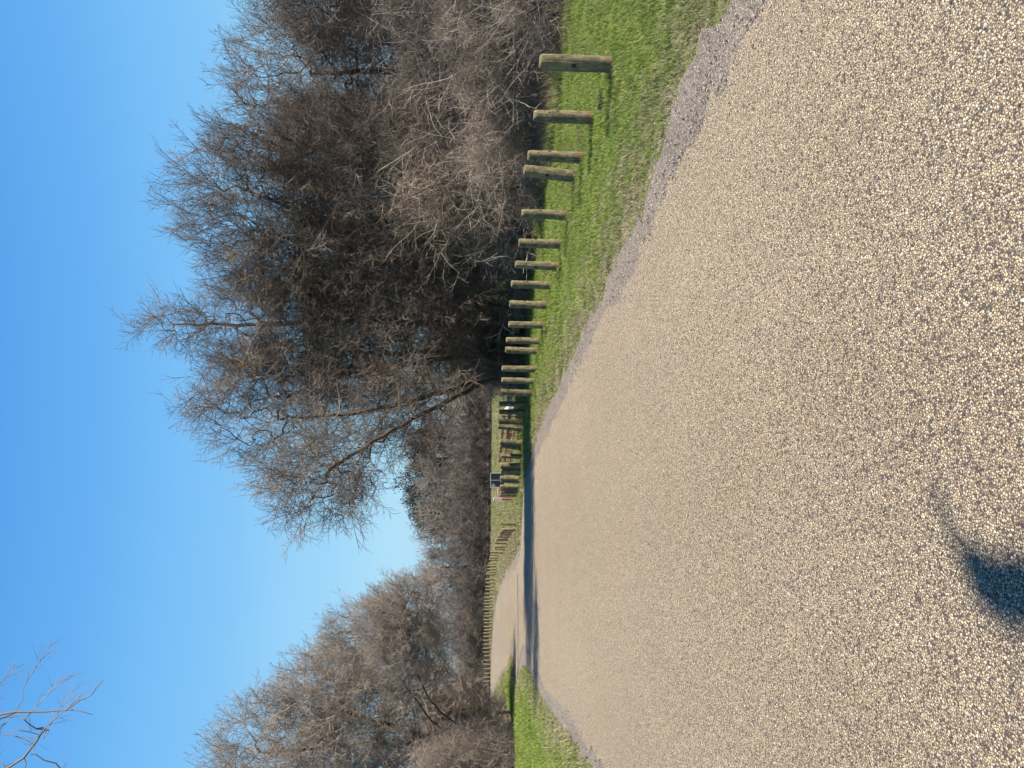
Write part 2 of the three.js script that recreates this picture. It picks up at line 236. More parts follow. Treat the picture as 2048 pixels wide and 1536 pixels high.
{ // leafy spray of the far evergreen oaks
  const leafy = (seed) => {
    const r = rng(seed), T = new Tubes(), P = [], I = [], N = []; T.add([V(0, 0, 0), V(0.05, 0.5, 0.02), V(0, 1, 0)], [0.012, 0.008, 0.004], 3);
    for (let k = 0; k < 70; k++) { const y = 0.15 + r() * 0.95, a = r() * 6.28, R = (0.1 + r() * 0.42), c = V(Math.cos(a) * R, y, Math.sin(a) * R), u = V(r() - 0.5, r() - 0.5, r() - 0.5).normalize(), w = V(r() - 0.5, r() - 0.5, r() - 0.5).cross(u).normalize(), n = u.clone().cross(w), s = 0.05 + r() * 0.05, b = P.length / 3; for (const [e, f, h] of [[-1, 0, 0], [0, 0.5, 0.12], [1, 0, 0], [0, -0.5, 0.12]]) { const q = c.clone().addScaledVector(u, e * s).addScaledVector(w, f * s).addScaledVector(n, h * s); P.push(q.x, q.y, q.z); N.push(n.x, n.y, n.z); } I.push(b, b + 1, b + 2, b, b + 2, b + 3); }
    const g = new THREE.BufferGeometry(); g.setAttribute('position', new THREE.Float32BufferAttribute(P, 3)); g.setAttribute('normal', new THREE.Float32BufferAttribute(N, 3)); g.setAttribute('uv', new THREE.Float32BufferAttribute(new Float32Array(P.length / 3 * 2), 2)); g.setIndex(I);
    return mergeGeometries([T.geo(), g]);
  };
  SPRAY.leafy = [leafy(5), leafy(6)];
}
const TONE = {
  brown: [[0.19, 0.145, 0.11], [0.145, 0.11, 0.085], [0.25, 0.195, 0.15], [0.12, 0.092, 0.074]],
  grey: [[0.21, 0.17, 0.135], [0.16, 0.13, 0.105], [0.28, 0.23, 0.185], [0.13, 0.105, 0.085]],
  tan: [[0.25, 0.192, 0.14], [0.18, 0.138, 0.102], [0.35, 0.275, 0.205], [0.13, 0.1, 0.076]],
  pale: [[0.42, 0.355, 0.28], [0.34, 0.28, 0.215], [0.5, 0.43, 0.35], [0.28, 0.225, 0.175]],
  dark: [[0.14, 0.112, 0.09], [0.11, 0.088, 0.072], [0.185, 0.15, 0.12], [0.09, 0.074, 0.062]],
  oak: [[0.24, 0.215, 0.14], [0.27, 0.225, 0.16], [0.2, 0.185, 0.12], [0.3, 0.245, 0.18]],
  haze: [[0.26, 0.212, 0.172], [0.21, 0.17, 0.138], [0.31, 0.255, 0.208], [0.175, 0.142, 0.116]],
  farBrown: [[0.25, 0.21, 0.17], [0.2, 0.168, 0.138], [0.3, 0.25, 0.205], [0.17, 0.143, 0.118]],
};
// A bare tree: its wood grows from the trunks through scattered points of the crown (each point joins the nearest wood), its twigs sit at the outer nodes.
function tree(o) {
  const r = rng(o.seed), [bx, bd] = o.at, root = thing(o.name ?? 'bare_tree', o.label, o.category ?? 'tree', [bx, 0, -bd], o.group);
  const nodes = []; // {p, parent, n, kids}
  const add = (p, parent, trunk) => { const q = { p, parent, n: 1, trunk: !!trunk, id: nodes.length, sub: -1 }; nodes.push(q); return q; };
  const trunks = o.trunks ?? [[[0, 0, 0], [0, 0.5, 0], [0, 0.9, 0]].map(([a, b]) => [a, b, 0])];
  trunks.forEach((poly, ti) => { const c = new THREE.CatmullRomCurve3(poly.map(([x, y, d]) => V(x - bx, y, -(d - bd)))), L = c.getLength(), n = Math.max(4, Math.round(L / 0.35)); let prev = null; for (let k = 0; k <= n; k++) { const p = c.getPoint(k / n); if (k) { p.x += (r() - 0.5) * 0.07; p.z += (r() - 0.5) * 0.07; } prev = add(p, prev, true); prev.ti = ti; if (poly[0].length > 3) { const f = (k / n) * (poly.length - 1), i = Math.min(poly.length - 2, Math.floor(f)); prev.rad = poly[i][3] + (poly[i + 1][3] - poly[i][3]) * (f - i); } } });
  // crown points
  const pts = [];
  for (const [x, y, d, rx, ry, rd, n] of o.lobes) for (let k = 0; k < n; k++) {
    let a, b, c; do { a = r() * 2 - 1; b = r() * 2 - 1; c = r() * 2 - 1; } while (a * a + b * b + c * c > 1);
    const p = V(x - bx + a * rx, y + b * ry, -(d - bd) + c * rd); if (p.y > 0.25) pts.push(p);
  }
  const t0 = nodes.map((q) => q.p); pts.forEach((p) => { let m = 1e9; for (const q of t0) m = Math.min(m, q.distanceToSquared(p)); p.key = m; }); pts.sort((a, b) => a.key - b.key);
  const mid = V(0, 0, 0), dir = V(0, 0, 0), step = o.step ?? 0.5;
  for (const p of pts) {
    let best = null, bs = 1e9; for (const q of nodes) { const dx = p.x - q.p.x, dy = p.y - q.p.y, dz = p.z - q.p.z; let s = dx * dx + dy * dy * 0.8 + dz * dz; if (dy < 0) s += dy * dy * 1.4; if (q.p.y < 0.5) s += 0.6; if (s < bs) { bs = s; best = q; } }
    const L = best.p.distanceTo(p), m = Math.max(1, Math.round(L / step)); let prev = best;
    for (let k = 1; k <= m; k++) { mid.copy(best.p).lerp(p, k / m); if (k < m) { mid.x += (r() - 0.5) * 0.16 * L; mid.y += (r() - 0.35) * 0.16 * L; mid.z += (r() - 0.5) * 0.16 * L; } prev = add(mid.clone(), prev); }
  }
  for (let k = nodes.length - 1; k >= 0; k--) { const q = nodes[k]; if (q.parent) q.parent.n += q.n; }
  const r0 = o.twigWood ?? 0.006, ex = o.exp ?? 0.42, R = (q) => q.rad ?? Math.min(o.maxRad ?? 0.2, r0 * Math.pow(q.n, ex) * (q.trunk ? 1.15 : 1));
  // wood: trunk, each large limb, and the finer branches
  let subs = 0; const limbs = new Map(), fine = new Tubes(), big = o.limbMin ?? 26;
  const strand = (q, T) => { const pr = q.parent, a = pr.parent ?? pr, m1 = pr.p.clone(), m2 = q.p, c1 = pr.p.clone().lerp(q.p, 0.5); c1.addScaledVector(pr.p.clone().sub(a.p), 0.10); const ra = Math.min(R(pr), R(q) * 1.35), rb = R(q); T.add([m1, c1, m2], [ra, (ra + rb) / 2, rb], rb > 0.05 ? 8 : rb > 0.02 ? 5 : 3); };
  for (const q of nodes) {
    if (!q.parent) continue; if (q.trunk && q.parent.trunk) { continue; }
    q.sub = q.parent.trunk ? subs++ : q.parent.sub; if (!limbs.has(q.sub)) limbs.set(q.sub, { T: new Tubes(), n: 0 }); const lb = limbs.get(q.sub); lb.n = Math.max(lb.n, q.n);
    if (R(q) > (o.fineRad ?? 0.016)) strand(q, lb.T); else strand(q, fine);
  }
  const bm = o.bark ?? M.bark;
  trunks.forEach((poly, ti) => { const line = nodes.filter((q) => q.ti === ti), ground = poly[0][1] < 0.1; part(o.stem ?? (ground ? 'trunk' : 'limb'), new Tubes().add(line.map((q) => q.p), line.map((q, k) => R(q) * (ground && k === 0 ? 1.35 : ground && k === 1 ? 1.12 : 1)), 9).geo(), bm, root); });
  let leftOver = new Tubes();
  [...limbs.values()].sort((a, b) => b.n - a.n).forEach((l, k) => { if (l.T.count === 0) return; if (l.n > big && k < 8) part('limb', l.T.geo(), bm, root); else { const b = leftOver.p.length / 3; for (const v of l.T.p) leftOver.p.push(v); for (const v of l.T.n) leftOver.n.push(v); for (const v of l.T.uv) leftOver.uv.push(v); for (const v of l.T.i) leftOver.i.push(v + b); } });
  { const b = fine.p.length / 3; for (const v of leftOver.p) fine.p.push(v); for (const v of leftOver.n) fine.n.push(v); for (const v of leftOver.uv) fine.uv.push(v); for (const v of leftOver.i) fine.i.push(v + b); }
  if (fine.count) { const f = part('branches', fine.geo(), o.branchMat ?? M.branch, root); f.userData.kind = 'stuff'; }
  // twigs
  const tones = TONE[o.tone ?? 'brown'], kinds = o.sprays ?? [['elm', 1]], flat = [];
  for (const [k, w] of kinds) SPRAY[k].forEach((g) => flat.push([g, w / SPRAY[k].length, [], k === 'strand']));
  const up = o.up ?? 0.5, per = o.per ?? 2, sc = o.size ?? 0.8, qn = new THREE.Quaternion(), Y = V(0, 1, 0), mx = new THREE.Matrix4(), s3 = V(1, 1, 1), spin = new THREE.Quaternion();
  for (const q of nodes) {
    if (q.trunk || q.n > (o.tipMax ?? 5)) continue;
    const nsp = per * (0.6 + 0.8 * r()), cnt = Math.floor(nsp) + (r() < nsp % 1 ? 1 : 0);
    for (let c = 0; c < cnt; c++) {
      dir.subVectors(q.p, q.parent.p).normalize(); dir.x += (r() - 0.5) * 1.5; dir.y += (r() - 0.5) * 1.3 + up; dir.z += (r() - 0.5) * 1.5; dir.normalize();
      let w = r(), f = 0; while (f < flat.length - 1 && w > flat[f][1]) { w -= flat[f][1]; f++; }
      const pale = flat[f][3], s = sc * (0.55 + 0.8 * r()) * (pale ? 2 : 1), p = q.p.clone().lerp(q.parent.p, r() * 0.7); qn.setFromUnitVectors(Y, dir); spin.setFromAxisAngle(Y, r() * 6.28); qn.multiply(spin);
      flat[f][2].push([p, qn.clone(), s, (pale ? TONE.pale : tones)[(r() * 4) | 0], 0.8 + 0.4 * r()]);
    }
  }
  for (const [g, , list] of flat) {
    if (!list.length) continue; const im = new THREE.InstancedMesh(g, M.twig, list.length), c = new THREE.Color();
    list.forEach(([p, q, s, t, b], k) => { mx.compose(p, q, s3.setScalar(s)); im.setMatrixAt(k, mx); im.setColorAt(k, c.setRGB(t[0] * b, t[1] * b, t[2] * b)); });
    im.name = 'twigs'; im.userData.kind = 'stuff'; im.castShadow = im.receiveShadow = true; root.add(im);
  }
  return root;
}

// ---------------------------------------------------------------- trees on the right, beyond the posts
const GR = 'bare trees of the thicket right of the road', GB = 'brush of the thicket right of the road', GL = 'bare trees on the left', GF = 'trees beyond the far posts';
tree({ seed: 101, at: [0.2, 21.8], label: 'bare tree leaning left over the road, nearest the gap in the trees', group: GR, maxRad: 0.085,
  trunks: [[[0.2, 0, 22], [0.05, 1.5, 21.6], [-0.3, 2.8, 20.2], [-0.7, 4.4, 18.8], [-0.85, 6.2, 18.4]], [[0.5, 0, 22.2], [0.8, 2, 21.8], [0.5, 3.8, 20.4], [0.2, 5.6, 19.6]], [[0.0, 1.4, 21.7], [-0.7, 2.8, 19.6], [-1.4, 4.1, 18], [-2.0, 5.0, 17.2]]],
  lobes: [[-1.25, 5.4, 18.9, 1.4, 2.0, 0.8, 340], [-2.25, 5.2, 17.3, 1.15, 1.4, 0.65, 220], [-0.45, 7.5, 19.2, 1.3, 1.5, 0.8, 190], [-0.6, 3.3, 19.4, 1.15, 1.3, 0.8, 230], [0.65, 4.4, 20.2, 1.4, 2.6, 0.9, 420], [0.45, 6.5, 20, 1.35, 1.8, 0.9, 240]],
  size: 0.78, per: 1.7, up: 0.35, sprays: [['elm', 0.66], ['whip', 0.26], ['tangle', 0.08]], tone: 'brown', twigWood: 0.0052, exp: 0.38 });
tree({ seed: 106, at: [1.1, 22.4], label: 'vine choked dark tree between the leaning tree and the tallest tree', group: GR, maxRad: 0.1,
  trunks: [[[1.1, 0, 22.4], [1.0, 2, 22], [0.9, 4.2, 21], [1.0, 6.2, 20.2]]], lobes: [[0.85, 5.6, 20.2, 1.4, 1.9, 0.9, 400], [1.0, 3.2, 20.8, 1.4, 1.9, 0.8, 300]], size: 0.62, per: 2.4, up: 0.3, sprays: [['tangle', 0.55], ['elm', 0.45]], tone: 'dark', exp: 0.36 });
tree({ seed: 107, at: [3.5, 22.4], label: 'vine choked dark tree between the tallest tree and the broad crown', group: GR, maxRad: 0.1,
  trunks: [[[3.5, 0, 22.4], [3.4, 2, 22], [3.5, 4.2, 21.2], [3.3, 6.2, 20.6]]], lobes: [[3.3, 5.7, 20.1, 1.5, 1.9, 0.6, 400], [3.4, 3.2, 20.3, 1.5, 1.9, 0.6, 300]], size: 0.62, per: 2.4, up: 0.3, sprays: [['tangle', 0.55], ['elm', 0.45]], tone: 'dark', exp: 0.36 });
tree({ seed: 108, at: [7.2, 22.6], label: 'vine choked dark tree right of the broad crown', group: GR, maxRad: 0.1,
  trunks: [[[7.2, 0, 22.6], [7.2, 2, 22.4], [7.4, 4, 22], [7.1, 6, 21.6]]], lobes: [[7.2, 5.5, 21.6, 1.7, 1.9, 1.0, 420], [7.2, 3.0, 21.6, 1.7, 1.9, 1.0, 300]], size: 0.65, per: 2.4, up: 0.3, sprays: [['tangle', 0.55], ['elm', 0.45]], tone: 'brown', exp: 0.36 });
tree({ seed: 102, at: [1.9, 22], label: 'tallest bare tree with one twiggy spike rising above the thicket', group: GR,
  trunks: [[[1.9, 0, 22], [1.8, 2.3, 21.8], [1.9, 4.7, 21.2], [1.66, 7.4, 20.4], [1.6, 9.8, 20.2]], [[2.2, 0, 22.2], [2.7, 2.5, 21.8], [2.8, 4.9, 21.2], [2.85, 6.6, 20.6]]],
  lobes: [[1.66, 6.9, 20.0, 1.55, 2.3, 0.8, 330], [1.6, 9.5, 20.0, 0.5, 1.3, 0.45, 60], [2.0, 3.9, 20.2, 1.75, 2.4, 0.7, 460], [2.7, 6.7, 20.2, 1.1, 1.7, 0.8, 150]],
  size: 0.75, per: 2.0, up: 0.55, sprays: [['elm', 0.7], ['whip', 0.3]], tone: 'brown', exp: 0.4 });
tree({ seed: 103, at: [5.1, 21.8], label: 'broad bare tree with long upright whips, widest crown of the thicket', group: GR,
  trunks: [[[5.1, 0, 21.8], [5.0, 2.1, 21.6], [4.7, 4.3, 21.2], [4.8, 6.3, 20.8], [5.5, 8.2, 20.4]], [[4.9, 1.9, 21.6], [4.0, 3.9, 21], [3.9, 6.0, 20.6], [4.3, 7.8, 20.4]], [[5.1, 2.4, 21.6], [6.0, 4.5, 21], [6.7, 6.2, 20.6], [7.0, 7.6, 20.4]]],
  lobes: [[5.05, 7.4, 20.0, 2.1, 2.3, 0.8, 400], [6.6, 6.5, 20.0, 1.6, 2.0, 0.8, 260], [3.6, 6.6, 20.0, 1.4, 2.0, 0.8, 250], [5.0, 4.2, 20.2, 2.6, 2.4, 0.8, 600]],
  size: 0.85, per: 2.1, up: 0.8, sprays: [['elm', 0.54], ['whip', 0.46]], tone: 'brown', exp: 0.4 });
tree({ seed: 104, at: [9.2, 22], label: 'bare tree with a rounded grey crown behind the two nearest posts', group: GR,
  trunks: [[[9.2, 0, 22], [9.1, 2.2, 22], [9.3, 4.2, 21.8], [9.1, 6.4, 21.6]], [[9.2, 1.6, 22], [10, 3.6, 21.8], [10.4, 5.6, 21.6]]],
  lobes: [[9.1, 6.4, 21.6, 2.3, 2.2, 2, 400], [9.2, 3.4, 21.4, 2.2, 2.2, 1.8, 360], [10.8, 5.8, 21.6, 1.6, 2.2, 1.8, 220]],
  size: 0.85, per: 2.1, up: 0.7, sprays: [['elm', 0.6], ['whip', 0.4]], tone: 'grey' });
tree({ seed: 105, at: [12.6, 21.5], label: 'bare tree at the right end of the thicket, above the nearest post', group: GR,
  trunks: [[[12.6, 0, 21.5], [12.3, 2.2, 21.4], [12.4, 4.6, 21.2], [12, 6.8, 21]], [[12.5, 1.6, 21.5], [11.6, 3.6, 21], [11.2, 5.6, 20.8]]],
  lobes: [[12.2, 6.2, 21, 2.0, 2.3, 2, 360], [12, 3.4, 21, 2.1, 2.3, 1.8, 330], [10.6, 4.4, 20.4, 1.3, 2, 1.4, 160]],
  size: 0.85, per: 2.1, up: 0.7, sprays: [['elm', 0.6], ['whip', 0.4]], tone: 'brown' });
// second row that closes the gaps
[[4.5, 30, 5.2, 'slim bare tree standing right behind the tallest tree of the thicket'], [6.2, 30.5, 5.2, 'slim bare tree behind the gap between tallest tree and broad crown'], [8, 29, 5.6, 'bare tree half hidden behind the broad crown of the thicket'], [10.2, 28.5, 5.0, 'bare tree half hidden behind the grey crowned tree'], [14.2, 28, 5.2, 'bare tree behind the right end of the thicket'], [17.4, 27, 5.0, 'bare tree behind the thicket, farthest to the right']].forEach(([x, d, h, label], k) =>
  tree({ seed: 120 + k, at: [x, d], label, group: GR, trunks: [[[x, 0, d], [x + 0.2, 2, d], [x - 0.1, 4.5, d], [x + 0.2, 6.6, d]]], lobes: [[x, h, d, 2.1, 3.4, 1.8, 460], [x + 0.4, 2.6, d, 2.2, 2.4, 1.6, 340]], size: 0.95, per: 2, up: 0.6, tone: 'brown', sprays: [['elm', 0.8], ['whip', 0.2]] }));
// brush and vine tangles
const brush = (seed, x, d, w, h, dep, n, label, tone, kinds, extra = {}) => {
  const r = rng(seed * 7), trunks = []; for (let k = 0; k < 5; k++) { const a = (k - 2) * w * 0.3 + (r() - 0.5) * 0.3, b = (r() - 0.5) * dep; trunks.push([[x + a, 0, d + b], [x + a * 1.1 + (r() - 0.5) * 0.3, h * 0.35, d + b], [x + a * 1.25 + (r() - 0.5) * 0.5, h * 0.75, d + b * 1.1]]); }
  return tree({ seed, at: [x, d], name: extra.name ?? 'brush', stem: 'stem', category: extra.category ?? 'brush', label, group: extra.group ?? GB, trunks, lobes: [[x, h * 0.48, d, w, h * 0.5, dep, n], [x, h * 0.25, d, w * 1.05, h * 0.3, dep, n * 0.45 | 0], [x, 0.35, d - dep * 0.3, w * 1.1, 0.35, dep * 1.1, n * 0.3 | 0]], size: extra.size ?? 0.65, per: extra.per ?? 2.4, up: extra.up ?? 0.1, tone, sprays: kinds, maxRad: 0.045, exp: 0.36, twigWood: 0.005, limbMin: 1e9, branchMat: extra.pale ? M.paleBranch : M.branch, tipMax: 6 });
};
brush(201, 1.6, 24.6, 1.7, 3.6, 1.3, 360, 'dark brush at the foot of the tallest tree', 'brown', [['tangle', 0.5], ['elm', 0.38], ['strand', 0.22]]);
brush(202, 3.6, 21.6, 1.5, 4.0, 1.1, 380, 'dark tangled brush between the tallest tree and the broad crown', 'brown', [['tangle', 0.55], ['elm', 0.3], ['strand', 0.25]]);
brush(203, 5.0, 19.4, 1.5, 3.6, 1.2, 420, 'tan mound of hanging dead vines under the broad crown', 'tan', [['tangle', 0.6], ['vine', 0.2], ['strand', 0.2]], { pale: true });
brush(204, 7.2, 19.6, 1.7, 4.2, 1.2, 440, 'brown tangle right of the tan vine mound', 'brown', [['tangle', 0.5], ['elm', 0.25], ['vine', 0.1], ['strand', 0.25]]);
brush(205, 9.6, 18.4, 1.8, 3.9, 1.2, 440, 'brown brush behind the second post', 'brown', [['tangle', 0.5], ['elm', 0.3], ['vine', 0.05], ['strand', 0.25]]);
brush(206, 12, 17.6, 1.8, 3.8, 1.2, 420, 'brown brush behind the nearest post, at the picture edge', 'brown', [['tangle', 0.5], ['elm', 0.38], ['strand', 0.22]]);
brush(207, 5.4, 16.6, 1.3, 1.7, 0.9, 260, 'low tan vine heap behind the third and fourth posts', 'tan', [['tangle', 0.65], ['vine', 0.15], ['strand', 0.2]], { pale: true, size: 0.5 });
brush(208, 7.2, 15.2, 1.4, 2.3, 1.0, 340, 'waist high brown brush between the two nearest posts', 'tan', [['tangle', 0.6], ['elm', 0.22], ['strand', 0.28]], { size: 0.55 });
brush(209, 8.9, 14.2, 1.4, 2.6, 1.0, 340, 'reddish brown brush right of the nearest post', 'brown', [['tangle', 0.58], ['elm', 0.26], ['strand', 0.26]], { size: 0.55 });
brush(214, 7.0, 12.9, 0.8, 1.1, 0.5, 150, 'low fringe of brush right behind the nearest post', 'tan', [['tangle', 0.6], ['strand', 0.4]], { size: 0.42 });
brush(215, 8.6, 12.2, 1.0, 1.4, 0.6, 170, 'low fringe of brush at the right picture edge', 'tan', [['tangle', 0.6], ['elm', 0.2], ['strand', 0.2]], { size: 0.45 });
brush(210, 4.2, 20.2, 0.9, 1.4, 0.7, 160, 'small heap of pale dead stems behind the sixth post', 'tan', [['vine', 0.6], ['tangle', 0.4]], { pale: true, size: 0.5 });
brush(213, 1.2, 22.9, 1.0, 2.6, 0.6, 240, 'dark brush hiding the foot of the leaning tree', 'brown', [['tangle', 0.5], ['elm', 0.4], ['strand', 0.2]]);
brush(211, 0.6, 26.4, 0.8, 1.5, 0.6, 130, 'thin brush behind the shaded posts', 'brown', [['tangle', 0.5], ['elm', 0.5]]);
brush(212, 14.2, 16.6, 1.8, 3.6, 1.2, 300, 'brown brush at the right edge of the thicket', 'brown', [['tangle', 0.5], ['elm', 0.38], ['strand', 0.22]]);

// ---------------------------------------------------------------- trees on the left
tree({ seed: 141, at: [-17.4, 34], label: 'largest bare tree at the left edge with a thick dark limb', group: GL,
  trunks: [[[-17.4, 0, 34], [-17.2, 2.4, 34], [-16.7, 5, 34], [-16.8, 8, 34], [-17, 11.5, 34]], [[-17.2, 2.2, 34], [-16, 4.6, 33.6], [-15, 7.4, 33.4], [-14.6, 9.4, 33.4]], [[-17.3, 3.0, 34], [-18.6, 5.6, 34], [-19.2, 9, 34]]],
  lobes: [[-17, 9.2, 34, 3.0, 4.6, 2.6, 700], [-15.2, 7.6, 33.6, 2.0, 3.4, 2.2, 340], [-19.5, 8, 34, 2, 4.4, 2.2, 330], [-17, 4, 33.6, 3, 2.6, 2, 420]],
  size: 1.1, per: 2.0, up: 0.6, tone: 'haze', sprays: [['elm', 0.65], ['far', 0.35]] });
tree({ seed: 142, at: [-16, 35], label: 'second bare tree from the left edge, a little lower than the largest', group: GL,
  trunks: [[[-16, 0, 35], [-15.4, 2.6, 35], [-14.7, 5.4, 35], [-14.6, 8.4, 35.4]], [[-15.5, 2.4, 35], [-14, 4.4, 35], [-13, 6.6, 35.4]]],
  lobes: [[-14.6, 7.6, 35.4, 2.1, 3.7, 2.2, 480], [-13.4, 6.2, 35.4, 1.7, 3, 2, 300], [-15.4, 3.4, 34.6, 1.8, 2.2, 1.6, 300]],
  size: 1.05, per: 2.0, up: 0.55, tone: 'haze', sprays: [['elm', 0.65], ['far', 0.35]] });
tree({ seed: 143, at: [-16.2, 31.6], label: 'bare tree with crown stepping down towards the gap, left of the leaning one', group: GL,
  trunks: [[[-16.2, 0, 31.6], [-14.9, 2.9, 31.2], [-12.2, 4.6, 30], [-10.2, 6.0, 29.5]]],
  lobes: [[-10.2, 5.35, 29.5, 1.5, 2.4, 1.1, 420], [-11.4, 3.9, 29.5, 1.3, 1.3, 1.0, 220]],
  size: 0.8, per: 2.0, up: 0.6, tone: 'haze', sprays: [['elm', 0.8], ['far', 0.2]], maxRad: 0.035, exp: 0.34 });
tree({ seed: 144, at: [-15.6, 31.4], label: 'bare tree reaching right over the lawn, lowest of the left crowns', group: GL,
  trunks: [[[-15.6, 0, 31.4], [-14.2, 2.5, 30.6], [-12, 3.7, 29], [-9.8, 4.1, 28], [-8.1, 4.4, 28]]],
  lobes: [[-8.75, 4.4, 28, 1.1, 1.55, 1.1, 330], [-7.95, 3.6, 28, 0.7, 0.95, 0.8, 120], [-9.9, 4.1, 28, 1.15, 1.5, 1.1, 240]],
  size: 0.75, per: 2.0, up: 0.6, tone: 'haze', sprays: [['elm', 0.8], ['far', 0.2]], maxRad: 0.035, exp: 0.34 });
brush(221, -15.0, 28.4, 1.4, 3.6, 1.2, 380, 'brown brush at the corner of the left lawn', 'haze', [['tangle', 0.5], ['elm', 0.5]], { group: 'brush along the left lawn', size: 0.8 });
brush(222, -17, 29.4, 1.7, 4.4, 1.3, 420, 'brown brush right at the left picture edge', 'haze', [['tangle', 0.5], ['elm', 0.5]], { group: 'brush along the left lawn', size: 0.8 });
brush(223, -17.6, 33.6, 1.9, 4.6, 1.3, 420, 'tall brush under the largest left tree', 'haze', [['tangle', 0.4], ['elm', 0.6]], { group: 'brush along the left lawn', size: 0.85 });
brush(224, -16.6, 35.4, 1.3, 3.6, 1.2, 320, 'brush under the second left tree', 'haze', [['tangle', 0.4], ['elm', 0.6]], { group: 'brush along the left lawn', size: 0.85 });
brush(225, -18.8, 30, 1.7, 4.6, 1.3, 320, 'brush beyond the left picture edge', 'haze', [['tangle', 0.4], ['elm', 0.6]], { group: 'brush along the left lawn', size: 0.85 });
tree({ seed: 146, at: [-23, 42], label: 'bare tree top peeping over the left edge of the picture', group: GL, trunks: [[[-23, 0, 42], [-23, 5, 42], [-23, 11, 42]]], lobes: [[-23, 11, 42, 2.6, 6.5, 2.2, 520]], size: 1.2, per: 1.6, up: 0.6, tone: 'haze', sprays: [['far', 1]] });

// ---------------------------------------------------------------- far wood beyond the posts
{
  const r = rng(900), ord = ['first', 'second', 'third', 'fourth', 'fifth', 'sixth', 'seventh', 'eighth', 'ninth', 'tenth', 'eleventh', 'twelfth', 'thirteenth', 'fourteenth', 'fifteenth', 'sixteenth', 'seventeenth', 'eighteenth'];
  for (let k = 0; k < 14; k++) {
    const x = -41 + k * 3.0 + (r() - 0.5) * 1.2, d = 82 + (r() - 0.5) * 5 - Math.max(0, k - 6) * 0.8, h = 6.9 + r() * 1.0 + (k < 3 ? 1.5 : 0);
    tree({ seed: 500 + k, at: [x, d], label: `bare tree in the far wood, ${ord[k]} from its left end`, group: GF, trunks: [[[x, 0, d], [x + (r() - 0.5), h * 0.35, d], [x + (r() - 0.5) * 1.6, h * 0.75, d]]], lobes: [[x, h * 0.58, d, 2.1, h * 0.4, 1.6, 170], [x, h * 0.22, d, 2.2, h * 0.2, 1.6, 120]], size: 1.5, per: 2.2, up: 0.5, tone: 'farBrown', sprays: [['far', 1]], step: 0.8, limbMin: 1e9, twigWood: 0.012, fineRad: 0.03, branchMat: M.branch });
  }
  for (let k = 0; k < 5; k++) {
    const x = -15.5 + k * 2.4, d = 84 - k, h = [8.6, 9.6, 9.9, 9.7, 9.5][k];
    tree({ seed: 540 + k, at: [x, d], name: 'evergreen_tree', label: `dull green leafy tree in the far wood, ${ord[k]} from its left side`, group: 'leafy trees of the far wood', trunks: [[[x, 0, d], [x, h * 0.4, d], [x + 0.3, h * 0.8, d]]], lobes: [[x, h * 0.72, d, 1.7, h * 0.26, 1.5, 130], [x, h * 0.4, d, 1.6, h * 0.25, 1.4, 70]], size: 1.15, per: 2.0, up: 0.3, tone: 'oak', sprays: [['leafy', 0.4], ['far', 0.6]], step: 0.8, limbMin: 1e9, twigWood: 0.012, fineRad: 0.03 });
  }
  for (let k = 0; k < 15; k++) {
    const x = -43 + k * 3.6, d = 78 - Math.max(0, k - 4) * 1.1 + (r() - 0.5) * 2, h = 3.0 + r() * 1.2;
    brush(560 + k, x, d, 2.4, h, 1.4, 120, `dark brush along the far wood, ${ord[k]} from the left`, 'dark', [['far', 1]], { group: 'brush along the far wood', size: 1.3, per: 2.4, up: 0.4 });
  }
}

// ---------------------------------------------------------------- trees just outside the picture: branch tips at the upper corner, and a bough that shades the near road
tree({ seed: 301, at: [-6.4, 8.6], label: 'near bare tree whose branch tips enter at the upper left corner', group: 'near trees mostly out of view',
  trunks: [[[-6.4, 0, 8.6], [-6.3, 2.2, 8.6], [-6.1, 4.6, 8.5], [-5.9, 6.8, 8.4], [-5.6, 8.6, 8.4]], [[-5.95, 6.6, 8.4], [-5.0, 7.5, 8.1], [-4.1, 7.6, 8], [-3.62, 7.1, 8], [-3.48, 6.24, 8], [-3.51, 5.96, 8], [-3.53, 5.71, 8.02]], [[-3.5, 5.98, 8], [-3.32, 5.72, 8], [-3.17, 5.57, 7.97]], [[-6.0, 6.2, 8.4], [-5.2, 7.0, 8.1], [-4.57, 7.0, 8], [-4.2, 6.73, 7.95], [-3.93, 6.37, 7.95], [-3.76, 6.25, 8], [-3.67, 6.2, 8]], [[-6.1, 4.8, 8.5], [-5.2, 5.3, 8.2], [-4.46, 5.68, 8], [-4.24, 5.92, 8], [-4.03, 6.13, 8], [-3.95, 6.27, 8]]],
  lobes: [[-6.3, 8.2, 8.4, 1.6, 1.8, 1.5, 130], [-3.85, 6.5, 8.0, 0.45, 0.42, 0.4, 20], [-3.5, 6.7, 8.0, 0.3, 0.35, 0.3, 8], [-4.2, 6.3, 8, 0.3, 0.5, 0.3, 10]], size: 0.42, per: 0.55, up: -0.1, tone: 'brown', sprays: [['whip', 1]], bark: M.branch, twigWood: 0.0032 });
